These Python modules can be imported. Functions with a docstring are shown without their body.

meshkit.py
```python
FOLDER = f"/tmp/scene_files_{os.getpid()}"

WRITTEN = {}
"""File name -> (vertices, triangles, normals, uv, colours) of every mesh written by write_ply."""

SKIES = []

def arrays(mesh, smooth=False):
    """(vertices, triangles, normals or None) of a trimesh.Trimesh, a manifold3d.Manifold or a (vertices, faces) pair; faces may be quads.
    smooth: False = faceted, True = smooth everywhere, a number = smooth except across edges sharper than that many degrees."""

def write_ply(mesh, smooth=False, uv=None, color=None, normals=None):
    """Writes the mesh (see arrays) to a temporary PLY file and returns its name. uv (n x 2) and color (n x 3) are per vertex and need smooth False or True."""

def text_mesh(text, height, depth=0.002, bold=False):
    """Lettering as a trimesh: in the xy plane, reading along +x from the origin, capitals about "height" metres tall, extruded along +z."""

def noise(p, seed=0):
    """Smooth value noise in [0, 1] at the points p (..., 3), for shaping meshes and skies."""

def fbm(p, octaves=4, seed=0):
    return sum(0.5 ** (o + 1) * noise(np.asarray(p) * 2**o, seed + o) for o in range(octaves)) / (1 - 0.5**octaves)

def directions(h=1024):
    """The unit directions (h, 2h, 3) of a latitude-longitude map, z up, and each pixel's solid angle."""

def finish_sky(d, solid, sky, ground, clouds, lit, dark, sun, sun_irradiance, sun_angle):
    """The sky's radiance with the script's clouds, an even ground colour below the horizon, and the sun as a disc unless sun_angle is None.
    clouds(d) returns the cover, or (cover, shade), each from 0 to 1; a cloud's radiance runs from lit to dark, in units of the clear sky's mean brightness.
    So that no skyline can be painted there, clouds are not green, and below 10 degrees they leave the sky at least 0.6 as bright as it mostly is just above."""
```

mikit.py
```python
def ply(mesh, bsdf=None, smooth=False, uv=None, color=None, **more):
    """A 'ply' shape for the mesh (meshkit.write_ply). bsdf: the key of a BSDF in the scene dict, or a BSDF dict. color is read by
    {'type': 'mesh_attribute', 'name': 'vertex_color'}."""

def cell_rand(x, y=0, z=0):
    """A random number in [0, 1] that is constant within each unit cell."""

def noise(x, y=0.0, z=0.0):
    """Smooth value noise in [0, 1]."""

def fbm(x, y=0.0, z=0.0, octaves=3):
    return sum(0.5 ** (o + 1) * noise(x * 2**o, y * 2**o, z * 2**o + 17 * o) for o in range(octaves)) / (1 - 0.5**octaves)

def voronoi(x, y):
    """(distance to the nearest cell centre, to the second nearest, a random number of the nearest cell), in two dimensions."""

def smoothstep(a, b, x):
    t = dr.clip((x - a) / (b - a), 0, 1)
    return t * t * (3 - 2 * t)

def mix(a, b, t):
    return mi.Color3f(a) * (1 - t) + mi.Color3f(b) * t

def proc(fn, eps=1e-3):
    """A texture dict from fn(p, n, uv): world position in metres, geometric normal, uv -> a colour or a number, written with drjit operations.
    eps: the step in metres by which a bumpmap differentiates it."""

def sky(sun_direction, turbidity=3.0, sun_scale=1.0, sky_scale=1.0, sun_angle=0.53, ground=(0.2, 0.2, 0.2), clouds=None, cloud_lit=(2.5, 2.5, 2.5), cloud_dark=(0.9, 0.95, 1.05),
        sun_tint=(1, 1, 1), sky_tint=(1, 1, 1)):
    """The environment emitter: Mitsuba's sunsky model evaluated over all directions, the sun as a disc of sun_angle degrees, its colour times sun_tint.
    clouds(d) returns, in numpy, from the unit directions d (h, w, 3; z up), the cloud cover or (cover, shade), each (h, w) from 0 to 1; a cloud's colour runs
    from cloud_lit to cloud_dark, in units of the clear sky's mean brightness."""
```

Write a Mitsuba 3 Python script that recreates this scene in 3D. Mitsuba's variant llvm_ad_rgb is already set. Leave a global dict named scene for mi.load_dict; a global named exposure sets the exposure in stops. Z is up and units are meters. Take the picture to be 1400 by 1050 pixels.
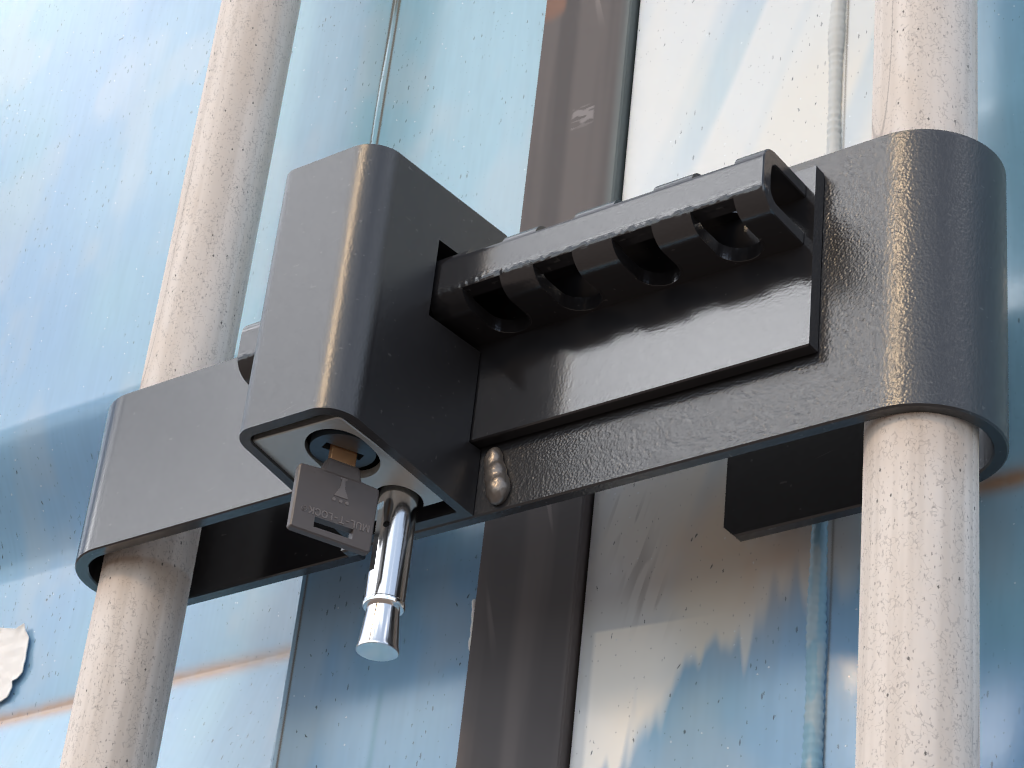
import math
import numpy as np
import trimesh
import mapbox_earcut
import manifold3d as m3
from shapely.geometry import LineString, Polygon
import drjit as dr
import mitsuba as mi
import mikit, meshkit
from mikit import proc, noise, fbm, voronoi, smoothstep, mix, cell_rand

T = mi.ScalarTransform4f
scene, labels = {}, {}

# ------------------------------------------------------------------ camera, sky, exposure
EYE = [0.62218, -0.55667, -0.42837]
FWD = [-0.53912016, 0.65830635, 0.52534008]
UP = [0.24122582, -0.47692683, 0.84519282]
scene['camera'] = {
    'type': 'perspective', 'fov_axis': 'x', 'fov': math.degrees(2 * math.atan(700 / 3314.7)),
    'to_world': T().look_at(origin=EYE, target=[EYE[k] + FWD[k] for k in range(3)], up=UP),
    'near_clip': 0.02, 'far_clip': 100.0}
SUN = (-0.07, -0.84, 0.54)


def clouds(d):  # unseen clouds, placed so their bright banks reflect in lock plates and door
    q = d / np.maximum(d[..., 2:3], 0.12)
    n = meshkit.fbm(q * np.array([1.5, 1.5, 0.0]) + np.array([27.06, 47.005, 0.5]), octaves=5, seed=4)
    return np.clip(0.2 + (n - 0.47) / 0.10, 0.2, 1), 1 - np.clip((n - 0.56) / 0.24, 0, 1) ** 1.8


scene['sky'] = mikit.sky(SUN, turbidity=3.0, sun_scale=0.12, sun_angle=10, ground=(0.22, 0.175, 0.145), clouds=clouds,
                         cloud_lit=(20.0, 20.2, 20.8), cloud_dark=(3.6, 3.75, 4.1), sun_tint=(1.0, 0.89, 0.76))
exposure = 2.52


# ------------------------------------------------------------------ helpers
def ref(k):
    return {'type': 'ref', 'id': k}


def numbered(key):
    n, k = 0, key
    while k in scene or any(x.startswith(k + '__') for x in scene) and '__' not in key:
        n += 1
        k = f'{key}_{n:03d}'
    return k


def obj(name, mesh, bsdf, parent=None, label=None, category=None, group=None, kind=None, smooth=32, **more):
    key = numbered((parent + '__' if parent else '') + name)
    scene[key] = mikit.ply(mesh, bsdf, smooth=smooth, **more)
    props = {k: v for k, v in dict(label=label, category=category, group=group, kind=kind).items() if v}
    if props:
        labels[key] = props
    return key


def thing(name, label, category, group=None):
    key, n = name, 0
    while key in labels:
        n += 1
        key = f'{name}_{n:03d}'
    labels[key] = {'label': label, 'category': category}
    if group:
        labels[key]['group'] = group
    return key


def bevelled(poly, z0, z1, b=0.0005, axes='xyz'):
    """Prism over a simple shapely polygon from z0 to z1 with its two rims chamfered by b."""
    p = np.array(poly.exterior.coords)[:-1]
    keep = np.linalg.norm(p - np.roll(p, 1, 0), axis=1) > 1e-6
    p = p[keep]
    if not Polygon(p).exterior.is_ccw:
        p = p[::-1]
    e = np.roll(p, -1, 0) - p
    e /= np.linalg.norm(e, axis=1, keepdims=True)
    n = np.stack([e[:, 1], -e[:, 0]], 1)
    a = n + np.roll(n, 1, 0)
    a /= np.maximum((a * np.roll(n, 1, 0)).sum(1, keepdims=True), 0.35)
    rings = [np.c_[p - a * i, np.full(len(p), z)] for i, z in ((b, z0), (0, z0 + b), (0, z1 - b), (b, z1))]
    N = len(p)
    cap = mapbox_earcut.triangulate_float64(rings[0][:, :2].copy(), np.array([N], np.uint32)).reshape(-1, 3).astype(int)
    v = np.vstack(rings)
    i = np.arange(N)
    j = (i + 1) % N
    f = [cap[:, ::-1], cap + 3 * N]
    for k in range(3):
        o, q = k * N, (k + 1) * N
        f += [np.c_[o + i, o + j, q + j], np.c_[o + i, q + j, q + i]]
    m = trimesh.Trimesh(v, np.vstack(f), process=True)
    m.fix_normals()
    if axes == 'yzx':      # section in y,z; extruded along x
        m.vertices = m.vertices[:, [2, 0, 1]]
    return m


def man(mesh):
    return m3.Manifold(m3.Mesh(np.asarray(mesh.vertices, np.float32), np.asarray(mesh.faces, np.uint32)))


def tri(m):
    k = m.to_mesh()
    return trimesh.Trimesh(np.array(k.vert_properties[:, :3], float), np.array(k.tri_verts), process=True)


def mbox(x0, x1, y0, y1, z0, z1):
    return m3.Manifold.cube((x1 - x0, y1 - y0, z1 - z0)).translate((x0, y0, z0))


def lathe(profile, x, y, seg=72):
    """Closed surface of revolution about the vertical through (x, y); profile = [(r, z)...] from bottom to top."""
    r = np.array(profile, float)
    a = np.arange(seg) / seg * 2 * np.pi
    v = np.concatenate([np.stack([x + q * np.cos(a), y + q * np.sin(a), np.full(seg, z)], 1) for q, z in r])
    f = []
    i = np.arange(seg)
    j = (i + 1) % seg
    for k in range(len(r) - 1):
        o, q = k * seg, (k + 1) * seg
        f += [np.c_[o + i, o + j, q + j], np.c_[o + i, q + j, q + i]]
    v = np.vstack([v, [[x, y, r[0, 1]], [x, y, r[-1, 1]]]])
    f += [np.c_[j, i, 0 * i + len(v) - 2], np.c_[i, j, 0 * i + len(v) - 1] + np.array([[(len(r) - 1) * seg, (len(r) - 1) * seg, 0]])]
    return trimesh.Trimesh(v, np.vstack(f), process=False)


def arc(cx, cy, r, a0, a1, n=24):
    t = np.radians(np.linspace(a0, a1, n))
    return [(cx + r * math.cos(q), cy + r * math.sin(q)) for q in t]


def grid(us, vs, fn):
    u, v = np.meshgrid(us, vs, indexing='ij')
    P = fn(u, v)
    n, m = u.shape
    i = np.arange(n * m).reshape(n, m)
    f = np.vstack([np.c_[i[:-1, :-1].ravel(), i[1:, :-1].ravel(), i[1:, 1:].ravel()], np.c_[i[:-1, :-1].ravel(), i[1:, 1:].ravel(), i[:-1, 1:].ravel()]])
    return trimesh.Trimesh(P.reshape(-1, 3), f, process=False)


# ------------------------------------------------------------------ materials
def specks(a, b, size, dens):
    """Small spots (0..1) in a 2-D field: a, b in cells."""
    d, _, r = voronoi(a, b)
    return (1 - smoothstep(size * 0.45, size, d * (1 + 2.5 * r))) * dr.select(r < dens, 1.0, 0.0)


def door_paint(right):
    def fn(p, n, uv):
        x, y, z = p.x, p.y, p.z
        big = fbm(x * 9 + 3, z * 6, 2.5)
        st = fbm(x * 160, z * 5, 4.0)
        fine = noise(x * 700, z * 90, 1.5)
        c = mix((0.19, 0.345, 0.52), (0.21, 0.39, 0.485), smoothstep(0.35, 0.65, big))
        c = c * (0.92 + 0.08 * st + 0.08 * fine)
        c = mix(c, (0.36, 0.42, 0.46), 0.35 * smoothstep(0.5, 0.75, fbm(x * 34, z * 20, 33.0)))
        if right:
            # chalky pale film, rubbed through in slanting swipes and ending in ragged drips
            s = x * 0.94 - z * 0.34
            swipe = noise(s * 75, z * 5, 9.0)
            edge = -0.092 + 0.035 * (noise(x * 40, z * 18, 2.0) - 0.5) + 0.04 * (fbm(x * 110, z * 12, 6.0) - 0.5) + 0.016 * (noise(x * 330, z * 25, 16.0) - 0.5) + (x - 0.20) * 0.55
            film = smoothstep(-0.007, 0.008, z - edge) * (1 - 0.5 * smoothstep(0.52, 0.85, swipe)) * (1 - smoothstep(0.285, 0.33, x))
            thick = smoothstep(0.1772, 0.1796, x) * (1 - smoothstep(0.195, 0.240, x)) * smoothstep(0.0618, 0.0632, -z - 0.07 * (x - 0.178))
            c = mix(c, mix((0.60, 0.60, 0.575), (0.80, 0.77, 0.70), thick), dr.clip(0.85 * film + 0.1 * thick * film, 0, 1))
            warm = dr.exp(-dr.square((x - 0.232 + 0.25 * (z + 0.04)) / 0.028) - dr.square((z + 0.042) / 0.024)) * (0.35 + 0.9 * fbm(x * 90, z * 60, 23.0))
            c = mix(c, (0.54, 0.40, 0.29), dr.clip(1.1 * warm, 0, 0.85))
            cream = smoothstep(0.45, 0.7, fbm(x * 22, z * 9, 27.0)) * film
            c = mix(c, (0.60, 0.55, 0.45), 0.5 * cream)
            smear = smoothstep(0.55, 0.75, noise((x - 0.3 * z) * 600, z * 60, 21.0)) * dr.exp(-dr.square((x - 0.196 + 0.3 * (z + 0.045)) / 0.007)) * smoothstep(-0.075, -0.055, z) * (1 - smoothstep(-0.02, 0.0, z))
            c = mix(c, (0.10, 0.09, 0.085), 0.32 * smear)
        # grime in the groove of the panel and beside the weld
        zc = -0.0332 if right else -0.0207
        groove = dr.exp(-dr.square((z - zc) / 0.0042)) * smoothstep(0.0515, 0.0545, y)
        if right:
            seam = dr.exp(-dr.square((x - 0.2690) / 0.0005)) * (0.4 + 0.6 * st)
        else:
            e = dr.abs(x - 0.0373)
            seam = dr.exp(-dr.square((e - 0.0024) / 0.0007)) * (0.45 + 0.9 * st) + dr.exp(-dr.square(e / 0.002)) * smoothstep(0.262, 0.285, z)
            run = dr.exp(-dr.square((x - 0.0843 - 0.0012 * noise(z * 60, 1.0, 2.0)) / 0.0015)) * (1 - smoothstep(-0.072, -0.062, z))
            c = mix(c, (0.10, 0.26, 0.36), 0.6 * run)
        c = mix(c, (0.115, 0.095, 0.065), dr.clip(seam, 0, 0.9))
        c = mix(c, (0.30, 0.19, 0.12), dr.clip(groove * (0.75 + 0.5 * st), 0, 1))
        d1 = specks(x * 170 + 0.6 * noise(x * 300, z * 300, 1.0), z * 70, 0.085, 0.26)
        d2 = specks(x * 420 + 9, z * 210, 0.13, 0.2)
        clus = smoothstep(0.35, 0.6, fbm(x * 26, z * 14, 15.0))
        d3 = specks(x * 300 + 4, z * 95, 0.16, 0.3) * smoothstep(0.55, 0.7, noise(x * 45, z * 30, 18.0))
        c = mix(c, (0.045, 0.06, 0.07), dr.clip(d1 * 0.8 * clus + d2 * 0.4 * (0.3 + 0.7 * clus) + 0.6 * d3, 0, 1))
        w = specks(x * 170 + 31, z * 170 + 7, 0.075, 0.07)
        return mix(c, (0.62, 0.68, 0.70), w * 0.8)
    return fn


def paint_bump(p, n, uv):
    return 0.00035 * fbm(p.x * 14, p.z * 9, 1.0) + 0.00001 * noise(p.x * 900, p.z * 500, 3.0)


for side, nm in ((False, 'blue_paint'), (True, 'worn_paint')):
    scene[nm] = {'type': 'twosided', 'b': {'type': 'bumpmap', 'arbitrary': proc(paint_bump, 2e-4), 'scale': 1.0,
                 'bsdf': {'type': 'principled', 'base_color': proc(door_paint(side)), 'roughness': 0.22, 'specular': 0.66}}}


scene['seam_paint'] = {'type': 'principled', 'base_color': proc(lambda p, n, uv: mix(mix((0.19, 0.35, 0.46), (0.36, 0.43, 0.46), 0.6 * smoothstep(0.35, 0.7, noise(p.x * 500, p.z * 110, 2.0))), (0.50, 0.515, 0.50), smoothstep(-0.03, 0.06, p.z + 0.05 * noise(p.z * 90, 1.0, 1.0)))), 'roughness': 0.45, 'specular': 0.4}


def rubber(p, n, uv):
    x, z = p.x, p.z
    st = fbm(x * 120, z * 7, 1.0)
    c = mix((0.062, 0.054, 0.054), (0.100, 0.086, 0.083), smoothstep(0.3, 0.7, st))
    sc = smoothstep(0.78, 0.9, noise((x + 0.25 * z) * 260, z * 14, 5.0)) * smoothstep(0.45, 0.7, noise(x * 30, z * 12, 8.0))
    c = mix(c, (0.24, 0.21, 0.20), 0.55 * sc)
    c = mix(c, (0.22, 0.30, 0.30), 0.35 * smoothstep(0.1655, 0.1715, x + 0.004 * (st - 0.5)) * smoothstep(0.0, 0.1, z))
    rust = smoothstep(0.35, 0.6, noise(x * 160, z * 60, 12.0)) * smoothstep(0.222, 0.232, z - 0.2 * dr.abs(x - 0.1325)) * (1 - smoothstep(0.1365, 0.1395, x))
    c = mix(c, (0.21, 0.10, 0.06), 0.8 * rust)
    wipe = smoothstep(0.0, 0.0015, 0.006 - dr.abs(x - 0.153)) * smoothstep(0.0, 0.002, 0.006 - dr.abs(z - 0.168)) * smoothstep(0.3, 0.6, noise(x * 300, z * 900, 3.0))
    c = mix(c, (0.25, 0.23, 0.23), 0.7 * wipe)
    return c


scene['rubber'] = {'type': 'twosided', 'b': {'type': 'principled', 'base_color': proc(rubber), 'roughness': 0.62, 'specular': 0.4}}


def galv(p, n, uv):
    a = uv.x * 0.107          # metres round the bar
    z = p.z
    q = 0.5 * (noise(a * 840 + z * 430, z * 560 - a * 500, 1.0) + noise(a * 700 - z * 520 + 31, z * 640 + a * 420, 4.0))
    q2 = noise(a * 1300 + z * 500 + 40, z * 900 - a * 600, 6.0)
    worm = (1 - smoothstep(0.015, 0.055, dr.abs(q - 0.5))) * smoothstep(0.42, 0.62, noise(a * 420 + z * 130, z * 260, 3.0))
    pit = smoothstep(0.80, 0.9, q2)
    st = fbm(a * 260, z * 6, 2.0)
    patch = fbm(a * 60, z * 14, 7.0)
    c = mix((0.60, 0.54, 0.485), (0.70, 0.64, 0.585), smoothstep(0.3, 0.7, st))
    c = mix(c, (0.60, 0.51, 0.43), 0.45 * smoothstep(0.52, 0.72, patch))
    c = mix(c, (0.27, 0.235, 0.21), dr.clip(0.36 * worm + 0.35 * pit, 0, 1))
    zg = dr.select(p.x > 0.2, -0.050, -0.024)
    bounce_tint = smoothstep(0.030, 0.0, zg - z) * smoothstep(-0.002, 0.0, zg - z) * (0.3 + 0.9 * fbm(a * 140, z * 60, 21.0))  # tan bounce light below each hook, painted into the bar colour
    c = mix(c, (0.40, 0.28, 0.19), dr.clip(0.6 * bounce_tint, 0, 0.7))
    crack = (1 - smoothstep(0.006, 0.018, dr.abs(noise(a * 70, z * 9, 11.0) - 0.5))) * smoothstep(0.62, 0.72, noise(a * 50, z * 22, 14.0))
    c = mix(c, (0.20, 0.17, 0.15), 0.45 * crack)
    d1 = specks(a * 200, z * 110, 0.10, 0.13)
    dash = specks(a * 700, z * 300, 0.26, 0.30)
    c = mix(c, (0.30, 0.255, 0.225), 0.75 * dash * smoothstep(0.3, 0.6, noise(a * 200, z * 70, 19.0)))
    return mix(c, (0.06, 0.055, 0.05), 0.85 * d1)


def galv_bump(p, n, uv):
    a = uv.x * 0.107
    return 0.00012 * noise(a * 900, p.z * 620, 1.0) + 0.0001 * fbm(a * 260, p.z * 6, 2.0)


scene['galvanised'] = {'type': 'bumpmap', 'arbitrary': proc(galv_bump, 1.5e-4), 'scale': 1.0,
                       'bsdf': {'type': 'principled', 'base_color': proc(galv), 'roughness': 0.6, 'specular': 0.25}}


def black_coat(p, n, uv):
    s = fbm(p.x * 40, p.z * 40, p.y * 40)
    c = mix((0.013, 0.013, 0.015), (0.019, 0.018, 0.019), s)
    dust = smoothstep(0.90, 0.97, noise(p.x * 520, p.y * 520, p.z * 520))
    scr = smoothstep(0.90, 0.97, noise(p.x * 60 + p.z * 25, p.y * 60, p.z * 1700 - p.x * 420)) * smoothstep(0.62, 0.75, noise(p.x * 45, p.y * 45, p.z * 45))
    c = mix(c, (0.09, 0.088, 0.088), 0.5 * scr)
    return mix(c, (0.10, 0.095, 0.09), 0.4 * dust)


def grain(p, f):
    """Fine isotropic grain: two value-noise lattices turned against each other, mean about 0.5."""
    x, y, z = p.x * f, p.y * f, p.z * f
    a_ = noise(0.80 * x + 0.36 * y + 0.48 * z, 0.60 * y - 0.80 * z, 0.60 * x - 0.48 * y - 0.64 * z + 7)
    b_ = noise(0.64 * x - 0.60 * y + 0.48 * z + 11, 0.77 * x + 0.50 * y - 0.40 * z, 0.62 * y + 0.78 * z)
    return 0.5 * (a_ + b_)


def smooth_peel(p, n, uv):
    return 0.000085 * grain(p, 1500) + 0.000012 * smoothstep(0.80, 0.95, noise(p.x * 140, p.y * 400, p.z * 1500)) + 0.00004 * fbm(p.x * 40, p.y * 40, p.z * 26)


def orange_peel(p, n, uv):
    return dr.select(p.y < 0.022, 0.00018, 0.00004) * grain(p, 1600) + 0.00006 * fbm(p.x * 60, p.y * 60, p.z * 40)


def coat(bump, rough, spec=1.72):
    return {'type': 'bumpmap', 'arbitrary': proc(bump, 1.5e-4), 'scale': 1.0,
            'bsdf': {'type': 'principled', 'base_color': proc(black_coat), 'roughness': rough, 'eta': spec}}


def scuffed(p, n, uv):
    band = dr.exp(-dr.square((p.z - 0.0200) / 0.0014)) * dr.select(p.y < -0.0495, 1.0, 0.0)
    return 0.3 * smooth_peel(p, n, uv) + 0.00035 * band * noise(p.x * 700, p.y * 900, p.z * 300)


scene['satin_black'] = coat(smooth_peel, 0.33)
scene['gloss_black'] = coat(lambda p, n, uv: 0.3 * smooth_peel(p, n, uv), 0.14)
scene['scuffed_black'] = coat(scuffed, 0.16)
scene['peel_black'] = coat(orange_peel, 0.30)
scene['weld_metal'] = {'type': 'principled', 'base_color': {'type': 'rgb', 'value': [0.19, 0.17, 0.155]}, 'metallic': 0.7, 'roughness': 0.36}
scene['chrome'] = {'type': 'principled', 'base_color': {'type': 'rgb', 'value': [0.82, 0.81, 0.80]}, 'metallic': 1.0, 'roughness': 0.12}
scene['nickel'] = {'type': 'principled', 'base_color': {'type': 'rgb', 'value': [0.50, 0.51, 0.49]}, 'metallic': 0.7, 'roughness': 0.45}
scene['cylinder_metal'] = {'type': 'principled', 'base_color': {'type': 'rgb', 'value': [0.07, 0.095, 0.115]}, 'metallic': 0.7, 'roughness': 0.4}
scene['brass'] = {'type': 'principled', 'base_color': {'type': 'rgb', 'value': [0.88, 0.48, 0.24]}, 'metallic': 0.9, 'roughness': 0.35}
scene['key_grip'] = {'type': 'principled', 'base_color': {'type': 'rgb', 'value': [0.088, 0.074, 0.070]}, 'roughness': 0.45, 'specular': 0.5}
scene['key_lit_relief'] = {'type': 'principled', 'base_color': {'type': 'rgb', 'value': [0.16, 0.138, 0.13]}, 'roughness': 0.4, 'specular': 0.5}  # grip plastic lightened: light on the raised marks put into the colour
scene['white_paper'] = {'type': 'twosided', 'b': {'type': 'diffuse', 'reflectance': {'type': 'rgb', 'value': [0.84, 0.82, 0.79]}}}
scene['hole_shade'] = {'type': 'twosided', 'b': {'type': 'diffuse', 'reflectance': {'type': 'rgb', 'value': [0.02, 0.02, 0.02]}}}

# ------------------------------------------------------------------ the two container doors
Z0, Z1 = -0.55, 0.75
FACE = 0.045


def sm(a, b, x):
    t = np.clip((x - a) / (b - a), 0, 1)
    return t * t * (3 - 2 * t)


def panel_y(z, deep=0.032, crease=-0.0205):
    """Depth of the pressed panel: outer flat, long inward bend, inner flat, sharp ledge back out."""
    y = 0.046 + deep * sm(0.114, 0.050 if deep > 0.02 else 0.040, z)
    return np.where(z < crease, 0.046 + deep * (1 - np.clip((crease - z) / 0.10, 0, 1)), y)


def panel(x0, x1, seed, deep, crease):
    zs = np.unique(np.concatenate([np.linspace(Z0, Z1, 120), np.linspace(-0.08, 0.13, 260), [crease - 1e-4, crease]]))
    xs = np.linspace(x0, x1, 60)

    def fn(x, z):
        y = panel_y(z, deep, crease)
        y = (y - 0.046) * (sm(WR - 0.002, WR + 0.030, x) if x0 > 0 else 1) + 0.046 + 0.0016 * (meshkit.fbm(np.stack([x * 7, z * 7, 0 * x + seed], -1), 3, seed) - 0.5)
        return np.stack([x, y, z], -1)
    return grid(xs, zs, fn)


def weld(x, z0, z1, y, r, seed, step=0.0022):
    """Lumpy bead running up a joint."""
    zs = np.arange(z0, z1, 0.0011)
    a = np.linspace(0, 2 * np.pi, 15)[:-1]
    rng = np.random.default_rng(seed)
    ph = np.cumsum(rng.uniform(0.7, 1.3, len(zs))) * 0.0011 / step * 2 * np.pi
    rr = r * (0.82 + 0.20 * np.abs(np.sin(ph / 2)) + 0.45 * (meshkit.noise(np.stack([zs * 60, 0 * zs, 0 * zs + seed], -1)) - 0.5))
    cx = x + r * 0.5 * (meshkit.noise(np.stack([zs * 30, 0 * zs + 5, 0 * zs + seed], -1)) - 0.5)
    v = np.stack([cx[:, None] + rr[:, None] * np.cos(a), y + rr[:, None] * 0.8 * np.sin(a), np.repeat(zs[:, None], len(a), 1)], -1)
    n, m = len(zs), len(a)
    i = np.arange(n * m).reshape(n, m)
    j = np.roll(i, -1, 1)
    f = np.vstack([np.c_[i[:-1].ravel(), j[:-1].ravel(), j[1:].ravel()], np.c_[i[:-1].ravel(), j[1:].ravel(), i[1:].ravel()]])
    return trimesh.Trimesh(v.reshape(-1, 3), f, process=False)


WL, GL, GR, WR = 0.0373, 0.1266, 0.1714, 0.2645
door = thing('container_door', 'pale blue steel container door behind the thinner slanting bar, with a dark seal along its edge', 'container door')
obj('panel', panel(-0.50, WL + 0.003, 1, 0.032, -0.0205), 'blue_paint', door, smooth=True)
stile = bevelled(Polygon([(WL, FACE), (GL + 0.004, FACE), (GL + 0.004, 0.095), (WL, 0.095)]), Z0, Z1, 0.001)
obj('stile', stile, 'blue_paint', door)
obj('weld_bead', weld(WL, Z0, Z1, FACE + 0.002, 0.0022, 3), 'blue_paint', door, label='rusty dirt-filled weld seam beside the pressed panel', smooth=True)
g = Polygon([(GL, 0.0425), (GL + 0.0012, 0.0408), (GR - 0.0006, 0.0408), (GR, 0.0416), (GR, 0.09), (GL, 0.09)])
gasket = obj('gasket', bevelled(g, Z0, Z1, 0.0005), 'rubber', door, label='dark brown scuffed rubber seal strip')

door2 = thing('container_door', 'worn blue steel container door with chalky white film, behind the thick upright bar', 'container door')
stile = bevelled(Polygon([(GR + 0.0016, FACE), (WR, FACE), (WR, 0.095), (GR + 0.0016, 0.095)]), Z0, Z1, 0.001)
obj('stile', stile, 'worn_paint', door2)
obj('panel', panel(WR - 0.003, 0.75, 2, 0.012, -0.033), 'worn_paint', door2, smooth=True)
obj('weld_bead', weld(WR + 0.0005, Z0, Z1, FACE + 0.0003, 0.0031, 8, 0.0034), 'seam_paint', door2, smooth=True)

# ------------------------------------------------------------------ locking bars
XR, RB = 0.3259, 0.017


def bar(x):
    a = np.linspace(0, 2 * np.pi, 97)
    zs = np.linspace(Z0, Z1, 40)
    m = grid(a, zs, lambda u, v: np.stack([x + RB * np.cos(u), RB * np.sin(u), v], -1))
    uv = np.stack(np.meshgrid(a / (2 * np.pi), zs, indexing='ij'), -1).reshape(-1, 2)
    return m, uv


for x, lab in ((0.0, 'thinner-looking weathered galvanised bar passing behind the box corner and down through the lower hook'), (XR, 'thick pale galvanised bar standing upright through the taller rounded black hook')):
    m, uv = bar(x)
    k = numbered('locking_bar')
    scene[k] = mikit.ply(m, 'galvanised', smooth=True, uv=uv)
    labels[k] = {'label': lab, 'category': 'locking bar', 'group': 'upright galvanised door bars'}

# ------------------------------------------------------------------ the lock
lock = thing('door_lock', 'black steel clamp lock with a box housing, hooked round both galvanised bars', 'lock')
PZ0, PZ1, PX1 = -0.0244, 0.0440, 0.3023
QZ0, QZ1 = -0.0502, 0.0522
BX0, BX1, BX1B, BY = 0.1246, 0.1705, 0.1745, -0.0887
BZ1 = 0.0631


def bz(y):
    return -0.0413 - 0.13 * (y - BY)


# hook with the long plate (in front), round the left-hand bar
t = 0.0053
yf, yb = -0.0275 + t / 2, 0.0235 - t / 2
r = (yb - yf) / 2
c = (yb + yf) / 2
pts = [(PX1, yf)] + arc(0.0, c, r, 270, 90, 40) + [(0.088, yb)]
hook = bevelled(LineString(pts).buffer(t / 2, cap_style='flat', join_style='mitre', mitre_limit=2), PZ0, PZ1, 0.0005)
obj('bar_hook', hook, 'gloss_black', lock, label='lower hook on the slanting bar, its long front plate running out past the box')

# hook round the right-hand bar, with its chamfered return plate
t = 0.0048
yf, yb = -0.0218 + t / 2, 0.0308 - t / 2
r = (yb - yf) / 2
c = (yb + yf) / 2
pts = [(0.118, yf)] + arc(XR - 0.0027, c, r, -90, 90, 48) + [(0.2405, yb)]
hook = man(bevelled(LineString(pts).buffer(t / 2, cap_style='flat', join_style='mitre', mitre_limit=2), QZ0, QZ1, 0.0006))
ch = m3.Manifold.cube((0.006, 0.02, 0.006), True).rotate((0, 45, 0)).translate((0.2405, 0.029, QZ0))
obj('bar_hook', tri(hook - ch), 'peel_black', lock, label='taller hook bent round the thick upright bar')

# box housing
o = [(BX0, -0.0222)] + arc(BX0 + 0.008, BY + 0.008, 0.008, 180, 270, 14) + arc(BX1 - 0.012, BY + 0.012, 0.012, 270, 363, 22) + [(BX1B, -0.0222)]
shell = man(bevelled(Polygon(o), -0.09, BZ1, 0.0006))
inner = Polygon(o).buffer(-0.0036)
ix = [(a_, b_) for a_, b_ in list(inner.exterior.coords)[:-1]]
core = m3.CrossSection([np.array(ix if Polygon(ix).exterior.is_ccw else ix[::-1])]).extrude(0.15).translate((0, 0, -0.1 + 0.006))
shell = shell - core
shell = shell ^ mbox(0.05, 0.3, -0.2, 0.1, -0.08, BZ1 + 0.01)
cut = m3.Manifold.cube((0.5, 0.5, 0.5)).translate((-0.1, 0, -0.5)).rotate((-math.degrees(math.atan(0.13)), 0, 0)).translate((0, -0.12, bz(-0.12)))
shell = shell - cut
shell = shell - mbox(0.10, 0.30, -0.0545, -0.0240, 0.0105, 0.0412)          # slot for the adjusting bar
shell = shell - mbox(0.10, 0.30, -0.0282, -0.0100, PZ0 - 0.0006, PZ1 + 0.0006)  # and for the plate
housing = obj('housing', tri(shell), 'satin_black', lock, label='box housing with rounded front corners', smooth=25)

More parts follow.
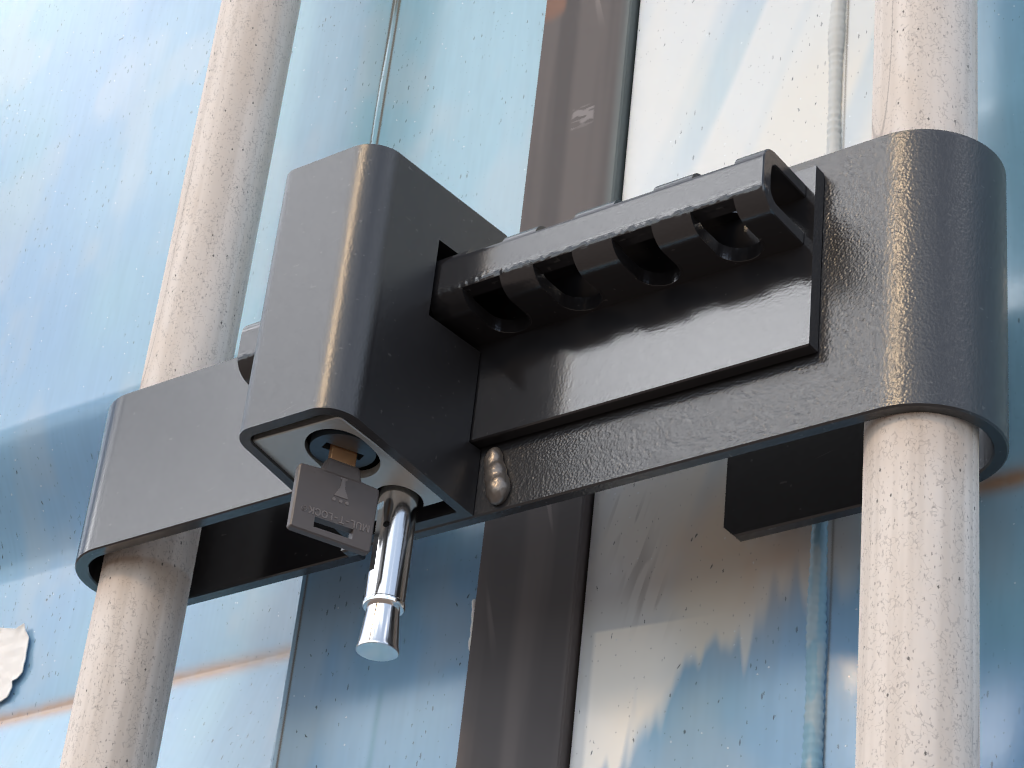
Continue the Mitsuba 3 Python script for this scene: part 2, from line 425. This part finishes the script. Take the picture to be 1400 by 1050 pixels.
# adjusting bar: U channel, open towards the doors, its legs slotted like a comb
u = [(-0.0275, 0.0370)] + arc(-0.053 + 0.006, 0.0370 - 0.006, 0.006, 90, 180, 22) + arc(-0.053 + 0.0088, 0.0137 + 0.0088, 0.0088, 180, 270, 24) + [(-0.0275, 0.0137)]
tk = 0.0048
ui = [(-0.0275, 0.0137 + tk)] + arc(-0.053 + 0.0092, 0.0137 + 0.0092, 0.0044, 270, 180, 10) + arc(-0.053 + 0.0080, 0.0370 - 0.0080, 0.0032, 180, 90, 8) + [(-0.0275, 0.0370 - tk)]
chan = man(bevelled(Polygon(u + ui), 0.0830, 0.2990, 0.0004, 'yzx'))
rng = np.random.default_rng(4)
for x in [0.1906, 0.2200, 0.2502, 0.2803, 0.1612, 0.1318, 0.1024]:
    x += rng.uniform(-0.0003, 0.0003)
    w2 = 0.0077 + rng.uniform(-0.0002, 0.0002)
    st = m3.CrossSection.square((2 * w2, 0.05), True).translate((x, -0.0617)) + m3.CrossSection.circle(w2, 48).translate((x, -0.0367))
    rim = m3.CrossSection.circle(0.00055, 10).translate((w2 + 0.0003, 0)).revolve(48) ^ mbox(-0.02, 0.02, 0, 0.02, -0.01, 0.01)
    chan = chan + rim.translate((x, -0.0367, 0.0139))
    chan = chan - st.extrude(0.0205).translate((0, 0, -0.0012)) - st.extrude(0.02).translate((0, 0, 0.0322 + rng.uniform(-0.0004, 0.0004)))
obj('adjusting_bar', tri(chan), 'scuffed_black', lock, label='slotted channel bar sticking out of the box side', smooth=False)

# lock face in the open underside, its oval opening and the cylinder
a = math.atan(0.13)
SH = np.array([[1, 0, 0, 0], [0, 1, 0, 0], [0, -0.13, 1, 0], [0, 0, 0, 1.0]])
face = Polygon([(0.1268, -0.0815), (0.1640, -0.0805), (0.1705, -0.0310), (0.1268, -0.0300)]).buffer(-0.0022).buffer(0.0022)
fm = man(bevelled(face, 0, 0.003, 0.0003))
hole = (m3.CrossSection.circle(0.0112, 48).translate((0.1525, -0.0665)) + m3.CrossSection.circle(0.0112, 48).translate((0.1525, -0.0625)) + m3.CrossSection.square((0.0224, 0.004), True).translate((0.1525, -0.0645))).extrude(0.05).translate((0, 0, -0.02))
BOLT = (0.1546, -0.0370)
fm = fm - hole - m3.CrossSection.circle(0.0084, 48).translate(BOLT).extrude(0.05).translate((0, 0, -0.02))
fm = tri(fm)
fm.apply_transform(SH)
fm.apply_translation((0, 0, -0.0413 + 0.13 * BY + 0.0012))
obj('face_plate', fm, 'nickel', lock, label='grey metal plate under the box', smooth=25)
zc = bz(-0.0645) + 0.0022
cyl = m3.CrossSection.circle(0.0108, 64).translate((0.1525, -0.0645)).extrude(0.012).translate((0, 0, zc))
KA = math.radians(64)
kw = m3.CrossSection.square((0.0135, 0.0040), True).rotate(64).translate((0.1525, -0.0645)).extrude(0.02).translate((0, 0, zc - 0.01))
obj('lock_cylinder', tri(cyl - kw), 'cylinder_metal', lock)

# chrome bolt hanging out of the face
bx, by = BOLT
z0 = -0.0462
sleeve = man(lathe([(0.0060, -0.0868), (0.0066, -0.0866), (0.0069, -0.0861), (0.0069, -0.0848), (0.0066, -0.0844), (0.0066, -0.0300)], bx, by))
flat = m3.Manifold.cube((0.004, 0.02, 0.0250), True).translate((0.0056 + 0.002, 0, 0)).rotate((0, 0, -125)).translate((bx, by, -0.0628))
dimple = m3.Manifold.cylinder(0.006, 0.0012, 0.0012, 24).rotate((0, 90, 0)).translate((0.0030, 0, 0)).rotate((0, 0, -74)).translate((bx, by, -0.0592))
bolt = obj('bolt', tri(sleeve - flat - dimple), 'chrome', lock, label='polished chrome locking bolt with a small round hole')
pl = m3.Manifold.cylinder(0.003, 0.00115, 0.00115, 24).rotate((0, 90, 0)).translate((0.0028, 0, 0)).rotate((0, 0, -74)).translate((bx, by, -0.0592))
obj('hole', tri(pl), 'hole_shade', bolt)  # dark plug added to stand for the shade inside the dimple
tip = lathe([(0.0064, -0.1020), (0.0069, -0.1017), (0.0069, -0.1009), (0.0066, -0.1000), (0.0060, -0.0945), (0.0055, -0.0890), (0.0054, -0.0860)], bx, by)
obj('tip', tip, 'chrome', bolt, smooth=35)
# weld that joins box and hook plate
rng = np.random.default_rng(5)
wb = [m3.Manifold.sphere(1.0, 28).scale((0.0040 * s, 0.0032 * s, 0.0060)).translate((0.1778 + 0.0016 * k, -0.0228, -0.0315 - 0.0052 * k)) for k, s in enumerate((0.86, 1.0, 1.08))]
wm = wb[0]
for q in wb[1:]:
    wm = wm + q
wm = tri(wm.refine_to_length(0.0007))
trimesh.smoothing.filter_laplacian(wm, iterations=9)
wm.vertices += wm.vertex_normals * (0.0006 * (meshkit.fbm(wm.vertices * 420, 3, 2) - 0.5))[:, None]
obj('weld_bead', wm, 'weld_metal', lock, label='shiny lumpy weld at the box corner', smooth=True)

# ------------------------------------------------------------------ the key
key = thing('key', 'dark grey plastic-headed key hanging from the keyhole under the black box', 'key')
KO = np.array([0.1525, -0.0645])


def place_key(m):
    """Local x across the bow, y through it, z up -> world."""
    m = m.copy()
    v = m.vertices
    cx, sx = math.cos(KA), math.sin(KA)
    m.vertices = np.c_[KO[0] + v[:, 0] * cx - v[:, 1] * sx, KO[1] + v[:, 0] * sx + v[:, 1] * cx, v[:, 2]]
    return m


def plate_xz(poly, y0, y1, b):
    m = bevelled(poly, y0, y1, b)
    v = m.vertices.copy()
    m.vertices = np.c_[v[:, 0], -v[:, 2], v[:, 1]]     # x, z of the polygon; thickness along -y
    m.fix_normals()
    return m


out = Polygon([(-0.0143, -0.0742), (-0.0143, -0.0521), (-0.0066, -0.0516), (-0.0050, -0.0468), (0.0060, -0.0468), (0.0074, -0.0516), (0.0140, -0.0521), (0.0137, -0.0756), (-0.0139, -0.0751)])
out = Polygon(out.exterior.coords).buffer(-0.0011).buffer(0.0011, quad_segs=4).simplify(0.00012)
bow = man(plate_xz(out, -0.0017, 0.0017, 0.0005)) - mbox(-0.0065, 0.0070, -0.01, 0.01, -0.0728, -0.0692)
bow = bow + man(plate_xz(Polygon([(-0.0047, -0.0478), (0.0057, -0.0478), (0.0068, -0.0525), (-0.0060, -0.0525)]), -0.0021, 0.0021, 0.0004))
bk = obj('bow', place_key(tri(bow)), 'key_grip', key)
obj('blade', place_key(plate_xz(Polygon([(-0.0042, -0.0475), (-0.0042, -0.0200), (0.0046, -0.0200), (0.0046, -0.0475)]), -0.0014, 0.0014, 0.0003)), 'brass', key, label='copper-coloured key blade')


def on_bow(m):
    """Raised marks in the xy plane, read upside down on the bow's front."""
    m = m.copy()
    v = m.vertices
    m.vertices = np.c_[-v[:, 0], -0.0017 - 0.00028 * (v[:, 2] / max(v[:, 2].max(), 1e-9)), -v[:, 1]]
    m.fix_normals()
    return m


tx = meshkit.text_mesh('MUL-T-LOCK', 0.0024, 0.0003, bold=True)
w = tx.bounds[1, 0] - tx.bounds[0, 0]
tx.vertices[:, 0] = (tx.vertices[:, 0] - tx.bounds[0, 0]) / w * 0.0212 - 0.0122
r_ = meshkit.text_mesh('R', 0.0009, 0.0003)
r_.vertices += [0.0102, 0.0009, 0]
ring = trimesh.creation.annulus(0.0008, 0.00095, 0.0003)
ring.vertices += [0.0105, 0.00135, 0.00015]
tx = trimesh.util.concatenate([tx, r_, ring])
tx.vertices[:, 1] += 0.0663
obj('lettering', place_key(on_bow(tx)), 'key_lit_relief', bk, smooth=False)
em = [trimesh.creation.extrude_polygon(Polygon([(-0.0036, 0.0597), (0.0014, 0.0597), (-0.0004, 0.0562), (-0.0006, 0.0533), (-0.0018, 0.0533), (-0.0019, 0.0562)]), 0.0003, engine='earcut')]
for dx in (-0.0034, -0.0012, 0.0012):
    q = trimesh.creation.cylinder(0.0006, 0.0003, sections=16)
    q.vertices += [dx, 0.0611, 0.00015]
    em.append(q)
q = trimesh.creation.extrude_polygon(Polygon([(-0.0024, 0.0527), (0.0000, 0.0527), (0.0000, 0.0534), (-0.0024, 0.0534)]), 0.0003, engine='earcut')
em.append(q)
em = trimesh.util.concatenate(em)
obj('emblem', place_key(on_bow(em)), 'key_lit_relief', bk, smooth=False)

# ------------------------------------------------------------------ torn sticker and paint drip
rng = np.random.default_rng(11)
pg = Polygon([(-0.150, 0.004), (-0.136, 0.001), (-0.1285, -0.0012), (-0.1235, 0.0003), (-0.1222, -0.0030), (-0.1192, -0.0070), (-0.1188, -0.0130), (-0.1176, -0.0185), (-0.1182, -0.0240), (-0.1206, -0.0270), (-0.1232, -0.0278), (-0.1224, -0.0310), (-0.1246, -0.0350), (-0.150, -0.042)])
sk = plate_xz(pg, -0.0003, 0.0003, 0.0001)
sk = man(sk).refine_to_length(0.0012)
sk = tri(sk)
sv = sk.vertices
sk.vertices[:, 0] -= 0.0330
sk.vertices[:, 2] += 0.0245
sv = sk.vertices.copy()
edge = np.array([pg.exterior.distance(__import__('shapely').geometry.Point(a_ + 0.0330, b_ - 0.0245)) for a_, b_ in sv[:, [0, 2]]])
sk.vertices[:, 1] += panel_y(sv[:, 2]) - 0.0013 - 0.0018 * np.exp(-edge / 0.0015) * meshkit.noise(sv * 160, 3) - 0.0008 * meshkit.noise(sv * 300, 5)
obj('sticker_scrap', sk, 'white_paper', None, 'torn white scrap of sticker peeling off the blue panel', 'sticker', smooth=True)
dz = np.linspace(-0.0590, -0.0405, 26)
dx = 0.1262 - 0.0010 * np.sin((dz + 0.041) * 120) - 0.0006
dp = trimesh.util.concatenate([trimesh.creation.icosphere(2, 1.0) for _ in dz])
k = len(trimesh.creation.icosphere(2, 1.0).vertices)
for i, z in enumerate(dz):
    s = 0.0007 + 0.0005 * abs(math.sin(i * 0.45)) * (1 - i / 40)
    dp.vertices[i * k:(i + 1) * k] = dp.vertices[i * k:(i + 1) * k] * [s, s, 0.0011] + [dx[i], 0.0428, z]
obj('paint_drip', dp, 'white_paper', door, label='small white paint drip at the seal edge', smooth=True)
